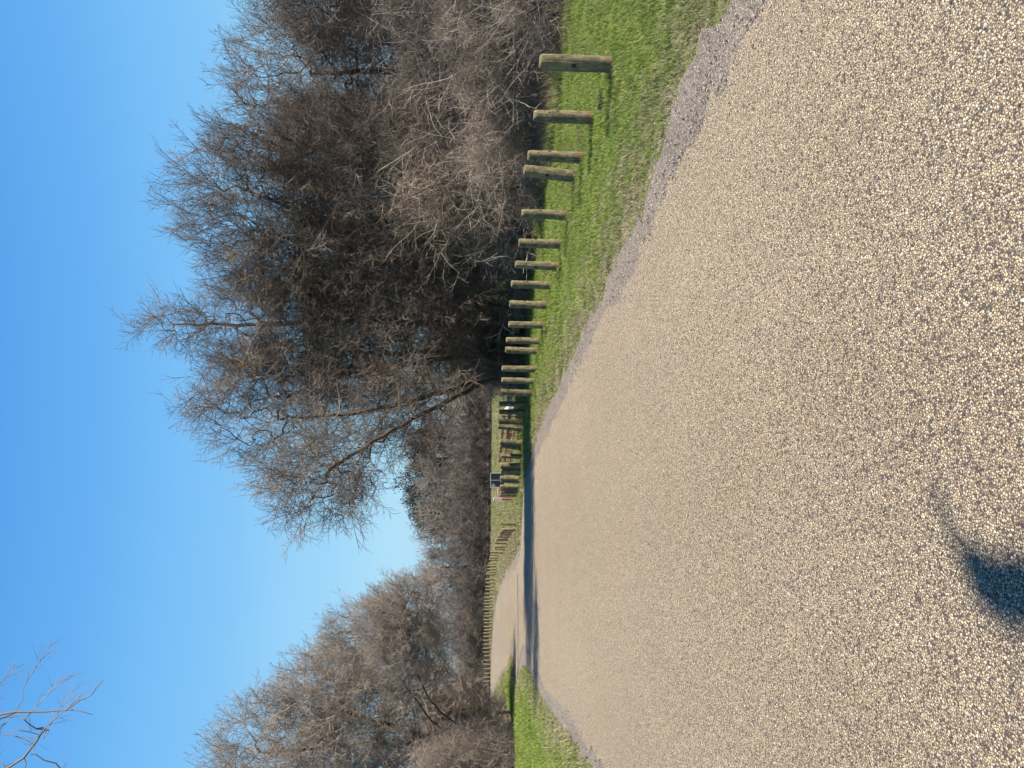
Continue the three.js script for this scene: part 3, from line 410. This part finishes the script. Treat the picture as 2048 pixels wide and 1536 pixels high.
{
  const sh = (x, d, h, rad) => [x + (SUN.x / SUN.y) * h, h, d - (SUN.z / SUN.y) * h, rad];   // the point of the bough above a spot it shades
  const e = [sh(-0.68, 1.0, 7.2, 0.1), sh(-0.66, 1.8, 7.2, 0.095), sh(-0.64, 2.1, 7.2, 0.085), sh(-0.61, 2.2, 7.2, 0.06), sh(-0.53, 2.28, 7.22, 0.022), sh(-0.39, 2.43, 7.25, 0.012)];
  tree({ seed: 302, at: [9.6, -4.4], label: 'bare tree behind the camera with a broken bough over the verge', group: 'near trees mostly out of view',
    trunks: [[[9.6, 0, -5.4, 0.26], [9.6, 3, -5.3, 0.22], [9.5, 6.6, -5.2, 0.17], [9.6, 11, -5.2, 0.06]], [[9.55, 4.6, -5.2, 0.16], [8.4, 6.2, -4.4, 0.1], [6.9, 7.0, -3.0, 0.07], ...e]],
    lobes: [[9.6, 11.4, -5.4, 1.4, 1.4, 1.2, 90], [e[1][0] + 0.01, 7.24, e[1][2] + 0.12, 0.13, 0.1, 0.34, 24]], size: 0.2, per: 1.2, up: 0, tone: 'grey', sprays: [['elm', 1]], twigWood: 0.008 });
}

// ---------------------------------------------------------------- posts
function makePost(h, rad, variant, seed, detailed) {
  const r = rng(seed), S = detailed ? 20 : 10, H = detailed ? 14 : 5, P = [], U = [], I = [], ph = r() * 6.28, ph2 = r() * 6.28, top = h, ch = 0.04 * (0.7 + r() * 0.8), v0 = r();
  const ring = (y, k, tx) => { for (let s = 0; s <= S; s++) { const a = (s / S) * Math.PI * 2, w = rad * k * (1 + 0.035 * Math.sin(a * 2 + ph + y) + 0.02 * Math.sin(a * 5 + ph2 + y * 6) + 0.02 * Math.sin(y * 9 + ph)); P.push(Math.cos(a) * w, y, Math.sin(a) * w); U.push(s / S, tx); } };
  const ys = [-0.12]; for (let k = 0; k <= H; k++) ys.push((h - ch) * k / H); ys.forEach((y) => ring(y, 1.04 - 0.07 * y / h, Math.max(0.0, y / h) * 0.97));
  ring(h - ch * 0.55, 0.945, 0.98); ring(h - ch * 0.22, 0.86, 0.988); ring(h - ch * 0.06, 0.72, 0.995); const rows = ys.length + 3;
  for (let j = 0; j + 1 < rows; j++) for (let s = 0; s < S; s++) { const a = j * (S + 1) + s, b = a + S + 1; I.push(a, b, a + 1, a + 1, b, b + 1); }
  const g = new THREE.BufferGeometry(); g.setAttribute('position', new THREE.Float32BufferAttribute(P, 3)); g.setAttribute('uv', new THREE.Float32BufferAttribute(U, 2)); g.setIndex(I); g.computeVertexNormals();
  const cap = new THREE.CircleGeometry(1, S), q = cap.attributes.position; for (let k = 0; k < q.count; k++) { if (k === 0) { q.setXYZ(0, 0, top, 0); continue; } const a = ((k - 1) / S) * Math.PI * 2, b = (rows - 1) * (S + 1) + (k - 1); q.setXYZ(k, P[b * 3], P[b * 3 + 1], P[b * 3 + 2]); }
  const ci = cap.index.array; for (let k = 0; k < ci.length; k += 3) { const t = ci[k + 1]; ci[k + 1] = ci[k + 2]; ci[k + 2] = t; }
  cap.computeVertexNormals(); return { g, cap, rad, variant };
}
const ONES = ['', 'first', 'second', 'third', 'fourth', 'fifth', 'sixth', 'seventh', 'eighth', 'ninth', 'tenth', 'eleventh', 'twelfth', 'thirteenth', 'fourteenth', 'fifteenth', 'sixteenth', 'seventeenth', 'eighteenth', 'nineteenth'], TENS = ['', '', 'twent', 'thirt', 'fort', 'fift'];
const ordinal = (n) => n < 20 ? ONES[n] : n % 10 ? TENS[(n / 10) | 0] + 'y-' + ONES[n % 10] : TENS[n / 10] + 'ieth';
function putPost(x, d, h, rad, lean, back, seed, label, group, detailed) {
  const t = thing('wooden_post', label, 'post', [x, 0, -d], group), p = makePost(h, rad, seed % 3, seed, detailed);
  t.rotation.set(THREE.MathUtils.degToRad(back), seed * 2.1, -THREE.MathUtils.degToRad(lean), 'ZXY');
  const s = part('shaft', p.g, M.wood[seed % 3], t); part('end_grain', p.cap, M.end, t);
  if (detailed) { const yaw = seed * 2.1, a = -0.35 - yaw, b = new THREE.CylinderGeometry(0.008, 0.008, 0.012, 8).rotateX(Math.PI / 2); const m = part('bolt', b, M.bolt, s); const dirx = Math.sin(0.35 - yaw), dirz = Math.cos(0.35 - yaw); m.position.set(dirx * rad * 0.975, h * (0.77 + 0.06 * Math.sin(seed)), dirz * rad * 0.975); m.rotation.y = Math.atan2(dirx, dirz); }
  return t;
}
// picked by pacing the row: sideways, ahead, height, lean to the right, thickness
const near = [[3.68, 8.29, 0.865, 1, 0.088], [3.57, 9.67, 0.82, 1.5, 0.081], [3.34, 10.64, 0.83, 1, 0.082], [3.29, 11.43, 0.84, 6, 0.092], [2.88, 12.34, 0.81, 2, 0.078], [2.55, 13.18, 0.81, 1.5, 0.08], [2.22, 13.65, 0.85, 2.5, 0.075], [2.04, 14.97, 0.86, 1.5, 0.082], [1.71, 15.7, 0.86, 2, 0.08], [1.35, 16.6, 0.84, 1, 0.08], [1.03, 17.4, 0.86, 1.5, 0.078], [0.82, 18.1, 0.85, 2.5, 0.08], [0.38, 18.6, 0.92, 1, 0.078], [0.07, 19.3, 0.9, 2, 0.08], [-0.26, 20, 0.9, 3, 0.088], [-0.6, 21.9, 0.87, -0.5, 0.08], [-0.86, 22.1, 0.87, 1, 0.078], [-1.22, 23.2, 0.85, 1, 0.085], [-1.47, 23.9, 0.86, 5, 0.1], [-1.96, 23.9, 0.79, 4, 0.1], [-2.14, 24.0, 0.78, 10, 0.085], [-2.43, 24.2, 0.76, 2.5, 0.085], [-2.75, 24.4, 0.76, 0, 0.1], [-2.93, 24.5, 0.74, 1.5, 0.085], [-3.05, 24.7, 0.74, 4, 0.085], [-3.27, 25.0, 0.74, 1.5, 0.085], [-3.38, 25.2, 0.72, 2.5, 0.085], [-3.62, 25.5, 0.72, 1, 0.08], [-3.74, 25.7, 0.7, 2.5, 0.085], [-3.86, 25.9, 0.7, 1, 0.085], [-3.99, 26.2, 0.7, 0, 0.085]];
near.forEach(([x, d, h, lean, rad], k) => {
  const extra = k === 0 ? 'nearest and largest weathered wooden post, on the right verge' : k === 3 ? 'stout wooden post leaning right, fourth from the near end of the right row' : k === 20 ? 'wooden post leaning hard to the right against its neighbour in the right row' : k === 30 ? 'last wooden post of the right row, before the gap' : `weathered wooden post, ${ordinal(k + 1)} from the near end of the right row`;
  putPost(x, d, h, rad, lean, Math.sin(k * 3.7) * 1.5, 11 + k * 5, extra, 'posts along the right verge', k < 14);
});
{
  const lerpT = (t, x) => { let k = 0; while (k < t.length - 2 && x > t[k + 1][0]) k++; const f = (x - t[k][0]) / (t[k + 1][0] - t[k][0]); return t[k].slice(1).map((v, i) => v + (t[k + 1][i + 1] - v) * f); };
  // stations along the far row: distance along it, x, d, post height
  const row = [[0, -5.16, 26.7, 0.64], [1, -5.4, 27, 0.56], [5, -6.1, 29.6, 0.58], [9, -7.2, 33.6, 0.62], [13, -8.7, 37.5, 0.64], [16, -9.5, 41.5, 0.68], [20, -11.5, 47.5, 0.72], [25, -14.2, 54, 0.79], [31, -17.5, 59.5, 0.82], [37, -20.5, 64, 0.82], [43, -23.8, 68.5, 0.8], [48, -27, 72, 0.76], [54, -31, 75.6, 0.72]], r = rng(61);
  for (let k = 0; k < 55; k++) { const [x, d, h] = lerpT(row, k); putPost(x + (r() - 0.5) * 0.06, d + (r() - 0.5) * 0.1, h * (0.95 + r() * 0.1), h * 0.102, (r() - 0.5) * 6, (r() - 0.5) * 4, 400 + k, k === 0 ? 'first post of the far row, standing apart at its right end' : `wooden post, ${ordinal(k + 1)} from the right end of the far row`, 'posts along the far road', false); }
}
putPost(-14.5, 32.0, 0.64, 0.055, 1, 0, 801, 'lone thin post at the edge of the left brush', 'posts by the left lawn', false);
putPost(-14.75, 32.6, 0.5, 0.05, -6, 0, 802, 'short post half lost in the left brush, beside the lone post', 'posts by the left lawn', false);
{ // dark leaning stump in the left brush
  const t = thing('stump', 'dark leaning broken stump in the brush at the left edge', 'stump', [-13.9, 0, -27.6]), T = new Tubes();
  T.add([V(0, -0.1, 0), V(-0.05, 0.4, 0.02), V(-0.14, 0.8, 0.03), V(-0.2, 1.05, 0.02), V(-0.21, 1.1, 0.02)], [0.13, 0.1, 0.1, 0.08, 0.01], 9); part('trunk', T.geo(), std({ map: barkTex, bumpMap: barkBump, bumpScale: 0.012, color: RGB(0.22, 0.2, 0.19) }), t);
  part('broken_limb', new Tubes().add([V(-0.14, 0.78, 0.03), V(-0.02, 0.98, 0.08), V(0.02, 1.12, 0.1)], [0.05, 0.04, 0.012], 7).geo(), M.bark, t);
}

// ---------------------------------------------------------------- things behind the posts
const rod = (a, b, r, s = 8) => new Tubes().add([V(...a), V(...b)], [r, r], s).geo();
{ // rusty pipe rails
  const t = thing('pipe_rail_fence', 'low rusty fence of three double pipe rails behind the right row of posts', 'fence', [-1.25, 0, -26.2]);
  const A = [0.1, 0], B = [-2.0, -4.2], at = (f, y) => [A[0] + (B[0] - A[0]) * f, y, A[1] + (B[1] - A[1]) * f];
  for (const y of [0.12, 0.33, 0.385, 0.53, 0.585]) part('rail', rod(at(0, y), at(1, y), 0.02), M.rust, t);
  for (const f of [0.01, 0.34, 0.67, 0.99]) part('post', rod(at(f, -0.05), at(f, 0.64), 0.022), M.rust, t);
}
{ // framed dark board
  const t = thing('notice_board', 'dark framed two pane board standing behind the right row of posts', 'board', [-3.9, 0, -29.4]), fm = std({ color: RGB(0.3, 0.32, 0.32), roughness: 0.6 }), dk = std({ color: RGB(0.012, 0.014, 0.02), roughness: 0.35 });
  const bar = (x, y, w, h, dz = 0.03) => new THREE.BoxGeometry(w, h, dz).translate(x, y, 0);
  const f = part('frame', mergeGeometries([bar(0, 0.97, 0.6, 0.03), bar(0, 0.4, 0.6, 0.03), bar(-0.285, 0.685, 0.03, 0.54), bar(0.285, 0.685, 0.03, 0.54)]), fm, t); part('mullion', bar(0, 0.685, 0.022, 0.54), fm, f);
  part('pane', bar(-0.14, 0.685, 0.255, 0.535, 0.012), dk, t); part('pane', bar(0.14, 0.685, 0.255, 0.535, 0.012), dk, t);
  const tri = new THREE.Shape([new THREE.Vector2(-0.26, 0.94), new THREE.Vector2(-0.26, 0.76), new THREE.Vector2(-0.12, 0.84), new THREE.Vector2(-0.2, 0.94)]); part('paper', new THREE.ExtrudeGeometry(tri, { depth: 0.004, bevelEnabled: false }).translate(0, 0, 0.0085), std({ color: RGB(0.2, 0.19, 0.2) }), t);
  for (const x of [-0.25, 0.25]) part('leg', new THREE.BoxGeometry(0.04, 0.44, 0.04).translate(x, 0.165, 0), fm, t);
}
{ // red pipe stand
  const t = thing('pipe_gate', 'small red pipe gate between the dark board and the pinkish block', 'gate', [-4.35, 0, -29.2]), rd = std({ color: RGB(0.3, 0.055, 0.035), roughness: 0.7 });
  for (const y of [0.2, 0.42, 0.6]) part('rail', rod([-0.2, y, 0], [0.16, y, 0], 0.018), rd, t);
  for (const x of [-0.2, 0.16]) part('post', rod([x, -0.05, 0], [x, 0.66, 0], 0.022), rd, t);
  part('top_pipe', new Tubes().add([V(0.16, 0.66, 0), V(0.0, 0.67, 0), V(-0.17, 0.66, 0), V(-0.23, 0.6, 0)], [0.02, 0.02, 0.02, 0.02], 8).geo(), std({ color: RGB(0.5, 0.36, 0.32) }), t);
}
{ // pinkish block on a stake
  const t = thing('marker_post', 'pinkish block on a stake right behind the last post of the right row', 'marker', [-4.62, 0, -29.0]);
  const m = std({ color: RGB(0.42, 0.3, 0.27) }); part('block', new THREE.BoxGeometry(0.13, 0.32, 0.12, 1, 2, 1).translate(0, 0.68, 0), m, t); part('cap', new THREE.ConeGeometry(0.1, 0.04, 4).rotateY(Math.PI / 4).translate(0, 0.86, 0), m, t); part('stake', new THREE.CylinderGeometry(0.03, 0.03, 0.57, 8).translate(0, 0.235, 0), M.bark, t);
}
{ // white jug
  const t = thing('white_jug', 'small white plastic jug glimpsed between two shaded posts', 'jug', [-0.92, 0, -27.2]), w = std({ color: RGB(0.8, 0.8, 0.78), roughness: 0.5 });
  const pts = [[0.001, 0.14], [0.1, 0.14], [0.115, 0.17], [0.115, 0.34], [0.09, 0.4], [0.035, 0.45], [0.03, 0.49], [0.001, 0.49]].map(([x, y]) => new THREE.Vector2(x, y)); part('body', new THREE.LatheGeometry(pts, 18), w, t);
  part('handle', new THREE.TorusGeometry(0.06, 0.014, 8, 14, Math.PI).rotateZ(-Math.PI / 2).translate(0.085, 0.38, 0), w, t); part('stump_under', new THREE.CylinderGeometry(0.12, 0.14, 0.19, 10).translate(0, 0.045, 0), M.bark, t);
}
// ---------------------------------------------------------------- grass
function clump(seed, n, rad, h0, h1, width, splay) {
  const r = rng(seed), P = [], N = [], I = [];
  for (let k = 0; k < n; k++) {
    const a = r() * 6.28, R = Math.sqrt(r()) * rad, x = Math.cos(a) * R, z = Math.sin(a) * R, h = h0 + r() * (h1 - h0), la = r() * 6.28, sp = splay * (0.3 + r()), w = width * (0.6 + 0.8 * r()), fx = Math.cos(la), fz = Math.sin(la), sx = -fz * w, sz = fx * w, b = P.length / 3;
    const pt = (t, q) => { const o = sp * h * t * t; P.push(x + fx * o + sx * q, h * t * (1 - 0.25 * sp * t), z + fz * o + sz * q); N.push(fx * 0.5, 0.8, fz * 0.5); };
    pt(0, -0.5); pt(0, 0.5); pt(0.55, -0.42); pt(0.55, 0.42); pt(1, 0); I.push(b, b + 1, b + 2, b + 1, b + 3, b + 2, b + 2, b + 3, b + 4);
  }
  const g = new THREE.BufferGeometry(); g.setAttribute('position', new THREE.Float32BufferAttribute(P, 3)); g.setAttribute('normal', new THREE.Float32BufferAttribute(N, 3)); g.setIndex(I); g.computeVertexNormals(); return g;
}
const verge = [...geR.filter(([x, d]) => d < 74), [-26, 76], [-12, 66], [0, 60], [4, 40], [1.6, 26.5], [4.0, 21.5], [4.6, 18.5], [5.5, 15], [6.9, 12.2], [9, 8], [10, 3], [10, -6]];
const lawn = [...geL.filter(([x, d]) => d < 70), [-14, -6], [-14, 8], [-20, 24], [-14.2, 27.2], [-14.2, 31], [-16.4, 38], [-22, 46], [-40, 60], [-44, 70]];
const GREEN = [[0.16, 0.215, 0.01], [0.185, 0.24, 0.012], [0.13, 0.185, 0.01], [0.215, 0.262, 0.018]], DRY = [[0.27, 0.22, 0.11], [0.23, 0.195, 0.09], [0.33, 0.27, 0.15], [0.17, 0.18, 0.06]];
{
  const t = thing('weed', 'dark low weed clump in the grass between the two nearest posts', 'weed', [3.5, 0, -8.95]), dk = std({ color: RGB(0.03, 0.036, 0.024), side: THREE.DoubleSide });
  part('leaves', clump(91, 90, 0.085, 0.03, 0.13, 0.013, 1.3), dk, t).userData.kind = 'stuff'; part('crown', new THREE.SphereGeometry(0.05, 10, 6).scale(1.3, 0.5, 1).translate(0, 0.015, 0), dk, t);
}
function plant(name, label, geos, test, list) {
  const by = geos.map(() => []); list.forEach((e) => by[e.v].push(e));
  by.forEach((l, k) => {
    if (!l.length) return; const im = new THREE.InstancedMesh(geos[k], blade, l.length), m = new THREE.Matrix4(), q = new THREE.Quaternion(), Y = V(0, 1, 0), c = new THREE.Color();
    l.forEach((e, i) => { q.setFromAxisAngle(Y, e.a); m.compose(V(e.x, -0.012, -e.d), q, V(e.s, e.s * e.h, e.s)); im.setMatrixAt(i, m); im.setColorAt(i, c.setRGB(...e.c)); });
    im.name = numbered(name); tag(im, label, 'grass', undefined, 'stuff'); im.castShadow = im.receiveShadow = true; scene.add(im);
  });
}
{
  const geos = [clump(1, 34, 0.085, 0.03, 0.085, 0.005, 0.9), clump(2, 34, 0.085, 0.025, 0.075, 0.005, 1.1), clump(3, 26, 0.08, 0.03, 0.11, 0.0045, 1.2)], r = rng(71), lists = { near: [], left: [], far: [] };
  const fill = (poly, x0, x1, d0, d1, dens, scale, out, edges) => {
    const n = (x1 - x0) * (d1 - d0) * dens;
    for (let k = 0; k < n; k++) {
      const x = x0 + r() * (x1 - x0), d = d0 + r() * (d1 - d0); if (Math.abs(x) > d * 0.62 + 1.4 || !inPoly(x, d, poly)) continue;
      const e = Math.min(...edges.map((l) => distLine(x, d, l))), nz = fbm(x * 0.8, d * 0.8, 72), nz2 = fbm(x * 2.6, d * 2.6, 73), dry = Math.max(0, 1.1 - e * 0.85) * (0.4 + 0.9 * nz2) + (nz > 0.66 ? 0.3 : 0) + (d > 26.5 && edges === ER ? 0.85 : 0), isDry = r() < dry * 0.85;
      const brushy = edges === ER && distLine(x, d, [[1.6, 26.5], [4, 21.5], [4.6, 18.5], [5.5, 15], [6.9, 12.2], [9, 8]]) < 0.9;
      const pal = isDry || (brushy && r() < 0.35) ? DRY : GREEN, c = pal[(r() * 4) | 0], b = (0.8 + 0.45 * nz2) * (0.85 + 0.3 * r()), short = e < 0.5 ? 0.5 + e : 1; if (e < 0.22 && r() < 0.55) continue;
      out.push({ x, d, s: scale * (0.75 + 0.5 * r()), h: short * (0.7 + 0.7 * nz) * (brushy ? 1.6 : 1), a: r() * 6.28, c: [c[0] * b, c[1] * b, c[2] * b], v: brushy ? 2 : (r() * 2) | 0 });
    }
  };
  const ER = [geR], EL = [geL];
  const tufts = (x, d, n, sc) => { for (let k = 0; k < n; k++) { const a = r() * 6.28, c = r() < 0.25 ? DRY[(r() * 4) | 0] : GREEN[(r() * 4) | 0], b = 0.75 + 0.4 * r(); lists.near.push({ x: x + Math.cos(a) * (0.09 + r() * 0.05), d: d + Math.sin(a) * (0.09 + r() * 0.05), s: sc * (0.7 + 0.5 * r()), h: 1 + r() * 0.7, a: r() * 6.28, c: [c[0] * b, c[1] * b, c[2] * b], v: 2 }); } };
  near.forEach(([x, d]) => tufts(x, d, 12, 0.9)); for (let k = 0; k < 260; k++) { const d = 5 + r() * 17, x = r() * 7 - 1; if (inPoly(x, d, verge) && distLine(x, d, geR) > 0.5) tufts(x, d, 2, 1.1); }
  fill(verge, -1, 9, 4, 13, 230, 1, lists.near, ER); fill(verge, -4.6, 6, 13, 24, 120, 1.35, lists.near, ER); fill(verge, -9, 4.2, 24, 36, 50, 2.0, lists.near, ER); fill(verge, -30, 4, 36, 74, 9, 3.2, lists.far, ER);
  fill(lawn, -14, -4, 8.5, 20, 90, 1.5, lists.left, EL); fill(lawn, -17, -7, 20, 32, 60, 1.9, lists.left, EL); fill(lawn, -40, -10, 32, 68, 26, 2.8, lists.far, EL);
  const stems = [clump(7, 22, 0.16, 0.12, 0.42, 0.006, 0.5), clump(8, 18, 0.2, 0.08, 0.34, 0.006, 0.9)], fringe = [];
  const fr = (line, n, spread) => { for (let k = 0; k < n; k++) { const i = (r() * (line.length - 1)) | 0, f = r(), off = (r() - 0.35) * spread, x = line[i][0] + (line[i + 1][0] - line[i][0]) * f + off, d = line[i][1] + (line[i + 1][1] - line[i][1]) * f + off * 0.3, c = DRY[(r() * 3) | 0], b = 0.6 + 0.6 * r(); fringe.push({ x, d, s: 0.7 + r() * 0.7, h: 0.6 + r() * 0.7, a: r() * 6.28, c: [c[0] * b, c[1] * b * 0.92, c[2] * b * 0.95], v: (r() * 2) | 0 }); } };
  fr([[1.6, 26], [3.9, 21.3], [4.5, 18.5], [5.4, 15.1], [6.8, 12.3], [8.6, 9]], 1500, 1.6); fr([[-14.6, 27.2], [-14.9, 29], [-15.2, 31], [-16.8, 35], [-19, 40]], 700, -1.6);
  plant('dry_stems', 'dry tan stems standing along the foot of the brush', stems, null, fringe);
  plant('verge_grass', 'short green grass on the right verge around the posts', geos, null, lists.near);
  plant('lawn_grass', 'bright green grass of the lawn left of the road', geos, null, lists.left);
  plant('meadow_grass', 'pale grass along the far road and meadow', geos, null, lists.far);
}
// ---------------------------------------------------------------- loose stones along the shoulders
{
  const r = rng(88), gs = [1, 2].map((s) => { const g = new THREE.IcosahedronGeometry(1, 0), p = g.attributes.position; for (let k = 0; k < p.count; k++) { const h = 0.75 + 0.5 * vnoise(p.getX(k) * 3 + s * 7, p.getY(k) * 3 + p.getZ(k) * 2, s); p.setXYZ(k, p.getX(k) * h * 1.2, p.getY(k) * h * 0.7, p.getZ(k) * h); } g.computeVertexNormals(); return g; });
  const lists = [[], []];
  const strip = (line, ge, n, dmin, dmax) => { const pool = line.filter(([x, d]) => d > dmin && d < dmax); for (let k = 0; k < n; k++) { const i = (r() * (pool.length - 1)) | 0, f = r(), [x0, d0] = pool[i], [x1, d1] = pool[i + 1], off = (r() + r() + r() - 1.2) * 0.4; lists[(r() * 2) | 0].push([x0 + (x1 - x0) * f + off * ge, d0 + (d1 - d0) * f, 0.0024 + Math.pow(r(), 5) * 0.008, r()]); } };
  strip(reL, 1, 4200, 2.5, 12); strip(reL, 1, 4200, 10, 26); strip(leL, -1, 4500, 8, 28);
  for (let k = 0; k < 900; k++) { const d = 2 + Math.pow(r(), 1.5) * 12; lists[0].push([(r() * 2 - 1) * Math.min(3, d * 0.55), d, 0.004 + r() * 0.004, r()]); }
  gs.forEach((g, k) => { const im = new THREE.InstancedMesh(g, M.stone, lists[k].length), m = new THREE.Matrix4(), q = new THREE.Quaternion(), e = new THREE.Euler(), c = new THREE.Color(); lists[k].forEach(([x, d, s, t], i) => { q.setFromEuler(e.set(r() * 0.6, r() * 6.28, r() * 0.6)); m.compose(V(x, 0.014 + s * 0.35, -d), q, V(s, s, s)); im.setMatrixAt(i, m); const b = t < 0.6 ? 0.24 + 0.2 * t : 0.06 + 0.12 * (t - 0.6); im.setColorAt(i, c.setRGB(b, b * 0.87, b * 0.68)); }); im.name = numbered('loose_gravel'); tag(im, 'loose stone chips scattered along the road edges', 'gravel', undefined, 'stuff'); im.castShadow = im.receiveShadow = true; scene.add(im); });
}
renderer.render(scene, camera);
